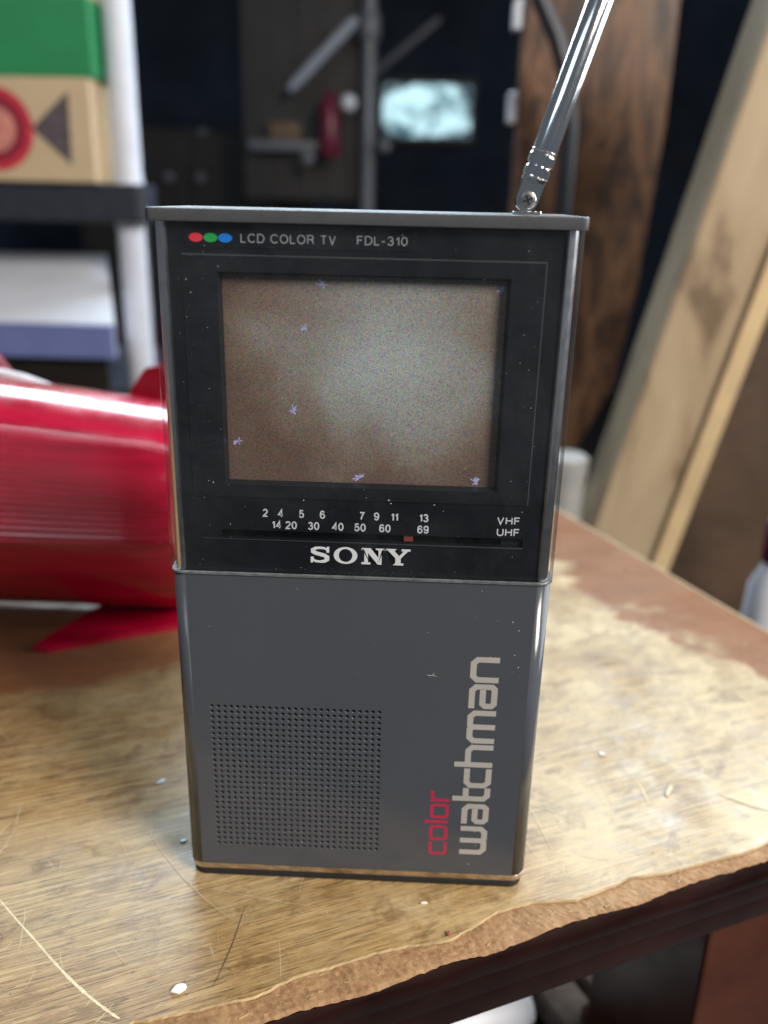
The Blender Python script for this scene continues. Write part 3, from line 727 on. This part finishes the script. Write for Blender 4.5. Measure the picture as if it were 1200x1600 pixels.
for fn, z0, z1 in ((W_, 9.9, 18.05), (A_, 18.74, 24.42), (T_, 25.2, 28.9), (C_, 28.9, 34.2), (H_, 34.6, 40.64), (M_, 41.06, 49.67), (A_, 50.17, 56.42), (N_, 56.83, 63.22)):
    glyph('print_letter', fn(z1 - z0), z0, base, XH, 'warm_ink', T)
XH, T = 4.35, 0.78; h = T / 2 / XH; c_ = .09; base = 21.5
def O_(w): H = T / 2; e = c_ * XH; return [([(w / 2, h), (H + e, h), (H, h + c_), (H, 1 - h - c_), (H + e, 1 - h), (w - H - e, 1 - h), (w - H, 1 - h - c_), (w - H, h + c_), (w - H - e, h), (w / 2, h)], None)]
def L_(w): return [([(w / 2, 0), (w / 2, 1.30)], None)]
def R_(w): H = T / 2; return [([(H, 0), (H, 1)], None), ([(H, 1 - h - .16), (H + .9, 1 - h), (w, 1 - h)], None)]
for fn, z0, z1 in ((C_, 9.45, 13.15), (O_, 13.65, 17.95), (L_, 18.5, 19.5), (O_, 19.95, 24.1), (R_, 24.75, 27.75)):
    glyph('print_letter', fn(z1 - z0), z0, base, XH, 'red_ink', T)
# antenna: hinge on the cap, screw, ferrule with rings, telescopic rod running out of frame
AY = 14.0
ap = Vector((31.0, AY, 157.6)); ad = Vector((41.9 - 31.0, 1.2, 192 - 157.6)).normalized()
bm = bmesh.new(); lathe(bm, ap, ad, [(9.2, 2.35), (9.25, 2.45), (60, 2.45), (60.3, 2.2)] , 40); rod = link('antenna', bm, 'chrome', tv, smooth=40)
bm = bmesh.new(); lathe(bm, ap, ad, [(3.4, 1.9), (3.5, 2.45), (4.1, 2.55), (4.3, 2.3), (4.5, 2.6), (6.0, 2.62), (6.3, 2.3), (6.5, 2.25), (6.8, 2.6), (8.4, 2.65), (8.8, 2.4), (9.0, 2.4), (9.3, 2.6), (9.5, 2.4)], 40); link('ferrule', bm, 'chrome', rod, smooth=28)
sd = ad.cross(Vector((0, 1, 0))).normalized()     # across the hinge tongue
bm = bmesh.new(); tp = []
for k in range(13):
    t = R(180 + 180 * k / 12); tp.append(ap + sd * 2.2 * math.cos(t) + ad * 2.2 * math.sin(t))
tp = [ap + sd * -2.2 + ad * 3.9] + tp + [ap + sd * 2.2 + ad * 3.9]
A = [bm.verts.new((p.x, AY - 1.5, p.z)) for p in tp]; B = [bm.verts.new((p.x, AY + 1.5, p.z)) for p in tp]
bm.faces.new(A); bm.faces.new(B[::-1])
for i in range(len(tp)): bm.faces.new((A[i], A[(i + 1) % len(tp)], B[(i + 1) % len(tp)], B[i]))
link('hinge', bm, 'chrome', rod)
bm = bmesh.new(); box(bm, 28.2, 33.8, AY - 2.6, AY + 2.6, 154.85, 155.5, .2, 2); link('hinge_plate', bm, 'chrome', rod)
bm = bmesh.new(); sc = ap + Vector((0, -1.5, 0))
lathe(bm, sc, (0, -1, 0), [(-.1, 1.75), (.35, 1.75), (.6, 1.55), (.72, 1.1), (.74, .4)], 28)
for a_ in (R(20), R(110)):
    dx, dz = math.cos(a_), math.sin(a_)
    q4 = [(-.95, -.2), (.95, -.2), (.95, .2), (-.95, .2)]
    vs = [bm.verts.new((sc.x + p[0] * dx - p[1] * dz, sc.y - .76 - (.004 if a_ > 1 else 0), sc.z + p[0] * dz + p[1] * dx)) for p in q4]
    f = bm.faces.new(vs); f.material_index = 1
link('screw', bm, 'steel', rod, mats=['steel', 'slot'])
# dust specks and hair scratches on window and shell
rnd = random.Random(23); bm = bmesh.new()
def speck(bm, x, z, r, y):
    n_ = rnd.choice([3, 4, 5]); t0 = rnd.uniform(0, 6)
    bm.faces.new([bm.verts.new((x + r * rnd.uniform(.5, 1.2) * math.cos(t0 + 6.283 * k / n_), y, z + r * rnd.uniform(.5, 1.2) * math.sin(t0 + 6.283 * k / n_))) for k in range(n_)])
for i in range(90): speck(bm, rnd.uniform(-35.5, 35.5), rnd.uniform(81.5, 151.5), rnd.choice([.03, .04, .05, .06, .10]), -.31)
for i in range(70): speck(bm, rnd.gauss(4, 12), rnd.uniform(81.5, 83.5), rnd.choice([.03, .04, .06]), -.31)
for i in range(60): speck(bm, rnd.choice([-1, 1]) * rnd.uniform(30, 35.7), rnd.uniform(82, 150), rnd.choice([.03, .04, .08]), -.31)
for x, z, r in ((-11.9, 98.3, .3), (5.6, 98.9, .35), (6.1, 98.2, .25), (15.0, 98.2, .4), (1, 99.3, .22), (-30.5, 101.6, .3), (-31.5, 101.9, .2), (-34, 142, .25), (-33.2, 139.6, .22)): speck(bm, x, z, r * .6, -.32)
o = link('dust', bm, 'dust', win); o['kind'] = 'stuff'
bm = bmesh.new(); fr3 = lambda u, v_, l: (u, -.312 - l, v_)
for i in range(26):
    x, z = rnd.choice([(rnd.uniform(-36, -30), rnd.uniform(95, 115)), (rnd.uniform(-20, 30), rnd.uniform(92, 101)), (rnd.uniform(-35, 34), rnd.uniform(143, 151))])
    t = rnd.uniform(-.9, .9); ln = rnd.uniform(1, 5)
    ribbon(bm, [(x, z), (x + ln * .5 * math.cos(t), z + ln * .5 * math.sin(t) + .1), (x + ln * math.cos(t), z + ln * math.sin(t))], [.01, .045, .01], fr3, .001 * i)
o = link('hair_scratches', bm, 'ledge', win); o['kind'] = 'stuff'
bm = bmesh.new()
for i in range(60): speck(bm, rnd.uniform(-35.5, 35.5), rnd.uniform(50, 80), rnd.choice([.03, .04, .05, .09]), -.012)
for x, z in ((34, 64), (35, 61), (34.5, 70), (33, 72), (28.3, 12.6), (27.9, 16.6), (26.8, 13.6), (16.5, 58.6), (27, 7)): speck(bm, x, z, .16, -.06)
o = link('dust', bm, 'dust', tv); o['kind'] = 'stuff'
bm = bmesh.new(); ribbon(bm, [(15.0, 58.3), (15.6, 58.1), (16.3, 58.25), (17.3, 57.9)], [.05, .12, .09, .04], lambda u, v_, l: (u, -.02, v_)); link('lint', bm, 'dust', tv)

# ------------------------------------------------------------------ red ribbed housing on the table
red = thing('red_housing', 'glossy red ribbed plastic housing lying on table left of the television', 'housing', (-150, 142, 0))
bm = bmesh.new(); secs = []; NX = 34
TS = [R(-180 + 176 * j / 60) for j in range(60)] + [R(-4 + 62 * j / 198) for j in range(198)] + [R(58 + 122 * j / 50) for j in range(50)]
for i in range(NX):
    x = -330 + 268 * i / (NX - 1)
    ru = 46 - 11 * max(0, min(1, (x + 165) / 100)) ** 1.3           # top falls away to the right
    rf = 43.5 - 3 * max(0, (x + 120) / 60) ** 2
    e = max(0, (x + 74) / 12); k_ = math.sqrt(max(0.02, 1 - e * e)) if e > 0 else 1
    sec = []
    for t in TS:                                                 # 0 = towards camera, + = up
        cy, cz = -math.cos(t), math.sin(t)
        pw = 0.92 if cz > 0 else 1.35
        ry = rf * k_; rz = (ru if cz > 0 else 46.4) * k_
        rib = 0.0
        d_ = math.degrees(t)
        if -4 < d_ < 58: rib = 0.60 * (0.5 + 0.5 * math.cos((d_ + 4) / 62 * 2 * math.pi * 22)) * min(1, (d_ + 4) / 3, (58 - d_) / 8)
        elif d_ <= -4: rib = -3.0 * min(1, (-4 - d_) / 2.5)
        sec.append((x, 142 + (ry + rib) * math.copysign(abs(cy) ** pw, cy), 46.5 + (rz + rib) * math.copysign(abs(cz) ** pw, cz)))
    secs.append(sec)
loft(bm, secs); link('body', bm, 'red', red, smooth=45)
bm = bmesh.new()
prism(bm, [(-124, 106), (-119, 105), (-112, 109), (-95, 118), (-75, 128), (-62, 136), (-62, 178), (-105, 176), (-112, 140), (-121, 116)], 'z', 0.0, 2.4); link('foot_flange', bm, 'red', red)
bm = bmesh.new()
tube(bm, [(-330, 168, 92), (-190, 166, 92.5), (-160, 165, 91.5), (-142, 164, 88), (-125, 163, 82.5), (-108, 162, 77), (-98, 161, 73)], [1.7, 1.7, 1.7, 1.7, 1.6, 1.4, 1.0], 12); link('trim_strip', bm, 'white_plastic', red, smooth=60)
bm = bmesh.new()
prism(bm, [(-107, 70), (-101, 84), (-95, 92.5), (-89, 94), (-84, 86), (-80, 70)], 'y', 166, 172); link('fin', bm, 'red_dark', red)
bm = bmesh.new()
prism(bm, [(-200, 80), (-190, 97), (-170, 101), (-157, 98), (-150, 88), (-150, 80)], 'y', 168, 174); link('fin', bm, 'red_dark', red)

# ------------------------------------------------------------------ shelving unit and boxes at the left
sh = thing('shelving_unit', 'white-posted shelving unit with black shelf in the left background', 'shelving', (-420, 950, -750))
for x0, y0 in ((-343, 885), (-880, 885), (-432, 1180), (-860, 1180)):
    if True:
        for z0, z1 in ((-749.9, 124), (166.5, 620)):
            bm = bmesh.new()
            secs = [[(x0 + 16 + r_ * math.cos(2 * math.pi * k / 24), y0 + 16 + r_ * math.sin(2 * math.pi * k / 24), z) for k in range(24)] for r_, z in ((17.5, z0), (16, z0 + 12), (16, z1 - 12), (17.5, z1))]
            loft(bm, secs); link('post', bm, 'white_plastic', sh, smooth=40)
for z0 in (124.2, -70 - 45):
    bm = bmesh.new(); prism(bm, [(-890, 868), (-306, 868), (-301, 873), (-301, 920), (-392, 1215), (-890, 1215)], 'z', z0, z0 + 42); bmesh.ops.bevel(bm, geom=bm.edges[:], offset=2.0, segments=2, affect='EDGES'); link('shelf', bm, 'shelf_black', sh, smooth=40)
bx = thing('game_box', 'green box with glossy lid, on top of the cream printed box', 'box', (-445, 930, 272.6))
bm = bmesh.new(); box(bm, -560, -344, 862, 1010, 272.6, 350, 1.2, 2); link('lid', bm, 'green_card', bx)
bm = bmesh.new(); box(bm, -558, -346, 864, 1008, 350.2, 362, 1.0, 2); link('top_edge', bm, 'cream_card', bx)
bc = thing('printed_box', 'cream box printed with red disc and dark triangle, on black shelf', 'box', (-455, 930, 166.4))
bm = bmesh.new(); box(bm, -566, -349, 860, 1010, 166.4, 272.4, 1.5, 2); link('carton', bm, 'cream_card', bc)
cx, cz = -458, 220
def disc(r0, yy, mt, nm, clip=None):
    bm = bmesh.new(); prism(bm, [(cx + r0 * math.cos(2 * math.pi * k / 48), cz + r0 * math.sin(2 * math.pi * k / 48)) for k in range(48)], 'y', yy, yy + .3); return link(nm, bm, mt, bc)
disc(43, 859.6, 'print_red', 'printed_disc'); disc(33, 859.2, 'print_maroon', 'printed_ring'); disc(24, 858.8, 'print_pink', 'printed_centre')
bm = bmesh.new(); prism(bm, [(-417, 221), (-373, 259), (-375, 184)], 'y', 859.5, 859.8); tri = link('printed_triangle', bm, 'print_dark', bc)
wb = thing('white_box', 'flat white box with its shaded front coloured blue-grey, in the shelving unit', 'box', (-460, 870, -73))
bm = bmesh.new(); loft(bm, [[(-560, 798, -15), (-560, 798, 20), (-560, 985, 82), (-560, 985, -15)], [(-321, 798, -15), (-321, 798, 20), (-388, 985, 82), (-388, 985, -15)]]); link('lid', bm, 'white_card', wb)
bm = bmesh.new(); box(bm, -560, -322, 792, 797.5, -18, 19, .8, 2); link('front_panel', bm, 'shaded_card', wb)  # shade on the white box's front, put into the card colour
bm = bmesh.new(); prism(bm, [(-555, 805), (-335, 805), (-392, 980), (-555, 980)], 'z', -72.9, -15.2); link('tray', bm, 'dark_brown', wb)

# ------------------------------------------------------------------ wood panel, cable, cardboard at the right
wp = thing('wooden_door', 'dark brown grained wooden door with pale hinges behind the antenna', 'door', (220, 710, -750))
for i, (x0, x1) in enumerate(((97, 158),)):
    bm = bmesh.new(); box(bm, x0, x1, 700 + (i % 2) * .6, 722, -749.9, 640, .8, 2); link('board', bm, 'wood', wp)
bm = bmesh.new(); prism(bm, [(158.8, 640), (229, 640), (230, 222), (222, 90), (210, -12), (179, -78), (158.8, -130)], 'y', 700.6, 722); link('board', bm, 'wood', wp)  # outline follows the carton's shadow: wood stops where its shade begins
for i, (z0, z1) in enumerate(((224, 250), (300, 324))):
    bm = bmesh.new(); box(bm, 88, 97.5, 704, 720, z0, z1, 2, 2); link('hinge', bm, 'white_plastic', wp)
bm = bmesh.new()
cp = [(86, 655, 380), (104.3, 652, 312.8), (119.7, 650, 285.1), (130.3, 650, 256.6), (136.6, 650, 217.2), (137.2, 652, 149.9), (134, 660, 60), (128, 670, -80), (120, 680, -745)]
tube(bm, cp, 7.2, 14); tag(link('power_cable', bm, 'cable', smooth=60), 'thick black cable hanging in front of the wooden door', 'cable')
cb = thing('cardboard_carton', 'long tan cardboard carton leaning behind the right table edge', 'carton', (190, 500, -750))
lean = Vector((231.8 - 160.1, 0, 260.8 + 64.6)).normalized(); acr = Vector((lean.z, 0, -lean.x))
O0 = Vector((160.1, 480, -64.6)) - lean * 700
def CP(u, w_, d_): return O0 + lean * u + acr * w_ + Vector((0, 1, 0)) * d_
def cbox(bm, u0, u1, w0, w1, d0, d1):
    vs = [bm.verts.new(CP(u, w_, d_)) for u in (u0, u1) for w_ in (w0, w1) for d_ in (d0, d1)]
    for q4 in ((0, 1, 3, 2), (4, 6, 7, 5), (0, 4, 5, 1), (2, 3, 7, 6), (0, 2, 6, 4), (1, 5, 7, 3)): bm.faces.new([vs[k] for k in q4])
bm = bmesh.new(); cbox(bm, 0, 1100, 0, 52, 0, 60); bmesh.ops.bevel(bm, geom=bm.edges[:], offset=1.5, segments=2, affect='EDGES'); link('carton_wall', bm, 'card', cb)
bm = bmesh.new(); cbox(bm, 0, 930, 52.5, 66, -6, -3); link('flap', bm, 'card_edge', cb)
bd = thing('shade_board', 'dark brown board added as the shadow right of the cardboard carton', 'board', (330, 560, -750))
bm = bmesh.new(); cbox(bm, 0, 1150, 75, 330, 72, 84); link('board_face', bm, 'shade_brown', bd)  # shade right of the carton, built as a dark brown board
bm = bmesh.new(); cbox(bm, 0, 1150, 66.5, 74.8, 68, 86); link('board_edge', bm, 'card', bd)
jar = thing('white_bottle', 'white bottle with red cap at the right picture edge beyond the table', 'bottle', (222, 300, -750))
bm = bmesh.new(); lathe(bm, (222, 300, -749.9), (0, 0, 1), [(0, 13), (6, 15), (660, 15), (700, 14), (712, 9), (716, 8)], 24); link('bottle_body', bm, 'white_plastic', jar, smooth=50)
bm = bmesh.new(); lathe(bm, (222, 300, -34), (0, 0, 1), [(0.3, 9), (2, 10), (24, 10), (26, 8)], 24); link('bottle_cap', bm, 'matte_red', jar, smooth=50)
wt = thing('white_tub', 'whitish plastic tub beyond the table, right of the television', 'tub', (138, 495, -750))
bm = bmesh.new(); lathe(bm, (133, 500, -749.9), (0, 0, 1), [(0, 14), (680, 16), (703, 16.5), (707, 17.5), (718, 17.5), (720, 15)], 24); link('tub_body', bm, 'tub', wt, smooth=50)

# ------------------------------------------------------------------ dim far things above the television
pl = thing('metal_pole', 'grey upright metal pole with collar in the dark background', 'pole', (-122, 2200, -750))
bm = bmesh.new(); lathe(bm, (-122, 2200, -749.9), (0, 0, 1), [(0, 18), (1650, 17)], 20); link('tube', bm, 'pole', pl, smooth=60)
bm = bmesh.new(); lathe(bm, (-122, 2200, 515), (0, 0, 1), [(0, 24), (6, 27), (52, 27), (58, 24)], 20); link('collar', bm, 'pole', pl, smooth=50)
wn_ = thing('far_window', 'bright leafy daylight window glowing in the dark background', 'window', (35, 4240, 420))
bm = bmesh.new(); box(bm, -168, 236, 4225, 4232, 424, 650); link('pane', bm, 'daylight', wn_)
for r_ in ((-190, 258, 650.5, 672), (-190, 258, 402, 423.5), (-190, -168.5, 424, 650), (236.5, 258, 424, 650)):
    bm = bmesh.new(); box(bm, r_[0], r_[1], 4215, 4249, r_[2], r_[3], 2, 2); link('window_frame', bm, 'dark_brown', wn_)
bm = bmesh.new(); tube(bm, [(-310, 2150, 398), (-289, 2150, 418.6), (-164, 2150, 539), (-150, 2150, 552)], [9, 13, 13, 9], 14)
tag(link('white_tube', bm, 'tube_grey', smooth=60), 'slanting pale tube left of the grey pole', 'tube')
bm = bmesh.new(); tube(bm, [(-150, 3000, 540), (-138, 3000, 549), (44, 3000, 690), (60, 3000, 702)], [8, 11, 11, 8], 14)
tag(link('grey_bar', bm, 'pole', smooth=60), 'slanting grey bar above the bright far window', 'bar')
bm = bmesh.new(); lathe(bm, (-214, 2160, 250), (0, 0, 1), [(0, 20), (5, 24), (118, 24), (130, 14), (150, 9), (152, 6)], 20)
tag(link('red_bottle', bm, 'matte_red', smooth=50), 'dark red bottle shape left of the grey pole', 'bottle')
tb = thing('tool_board', 'dark hanging board behind the grey pole and slanting pale tube', 'board', (-270, 2250, 150))
for k in range(5):
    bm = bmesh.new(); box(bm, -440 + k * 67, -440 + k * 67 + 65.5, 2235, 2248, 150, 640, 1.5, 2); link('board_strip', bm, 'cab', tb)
def knob(name, label, x, y, z, r, mat='pole'):  # out-of-focus light spots, shaped as small pale solids
    bm = bmesh.new(); lathe(bm, (x, y, z), (0, -1, 0), [(0, r * .5), (2, r * .8), (r * .5, r), (r * .9, r * .85), (r * 1.1, r * .4)], 20)
    return tag(link(name, bm, mat, smooth=50), label, 'knob')
knob('light_spot', 'round pale ball for a blurred light spot against the grey pole', -165, 2140, 371, 19, 'white_plastic')
knob('light_spot', 'round pale ball for a blurred light spot low in the dark background, under the dark red bottle', -266, 2150, 246, 18)
knob('light_spot', 'round pale ball for a blurred light spot right of pole, under the bright window', -78, 2150, 277, 17)
knob('light_spot', 'small lone pale ball for a light spot in dark background beside the white post', -604, 2489, 319, 12)
bm = bmesh.new(); box(bm, -372, -290, 2200, 2290, 288, 332, 6, 3); tag(link('tan_carton', bm, 'tan', smooth=40), 'small tan carton in the dark background above the television', 'carton')
bm = bmesh.new(); box(bm, -420, -230, 2180, 2330, 262, 287.8, 5, 2); tag(link('grey_tray', bm, 'pole', smooth=40), 'dim grey tray under the small tan carton', 'tray')

cab = thing('dark_cabinet', 'dark brown cabinet low in the background above the television', 'cabinet', (-520, 2600, -750))
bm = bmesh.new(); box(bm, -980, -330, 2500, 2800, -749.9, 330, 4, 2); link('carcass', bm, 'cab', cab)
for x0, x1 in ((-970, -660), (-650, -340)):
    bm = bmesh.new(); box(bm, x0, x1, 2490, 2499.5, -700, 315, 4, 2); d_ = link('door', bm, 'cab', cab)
    bm = bmesh.new(); lathe(bm, (x1 - 40 if x0 < -900 else x0 + 40, 2489.5, 200), (0, -1, 0), [(0, 6), (14, 6), (18, 14), (28, 13), (32, 5)], 16); link('knob', bm, 'pole', d_, smooth=50)
# ------------------------------------------------------------------ things on the shelf under the table
SHZ = -135.9
bm = bmesh.new(); tube(bm, [(-10, 42, SHZ + 12), (26, 63, SHZ + 13), (56, 74, SHZ + 13), (60, 75.5, SHZ + 13)], [8, 8, 8, 6], 18)
tag(link('white_tool_tube', bm, 'white_plastic', smooth=50), 'shiny pale metal tube under the table front edge', 'tube')
for i, (x0, w_, lbl) in enumerate(((60, 15, 'grey weathered plank under table, nearest the metal tube'), (82, 15, 'grey weathered plank under table, nearer the table leg'))):
    bm = bmesh.new(); box(bm, -w_ / 2, w_ / 2, -36, 36, 0, 11, 1, 2)
    o = tag(link('plank', bm, 'plank_grey'), lbl, 'plank', 'planks under the table')
    o.location = Vector((x0 + 6, 98, SHZ)) * S; o.rotation_euler = (0, 0, R(28))
bm = bmesh.new(); box(bm, -13, 13, -12, 12, 0, 18, 1.5, 2)
o = tag(link('wood_block', bm, 'block'), 'reddish brown block under table beside the leg', 'block'); o.location = Vector((96, 70, SHZ)) * S; o.rotation_euler = (0, 0, R(35))
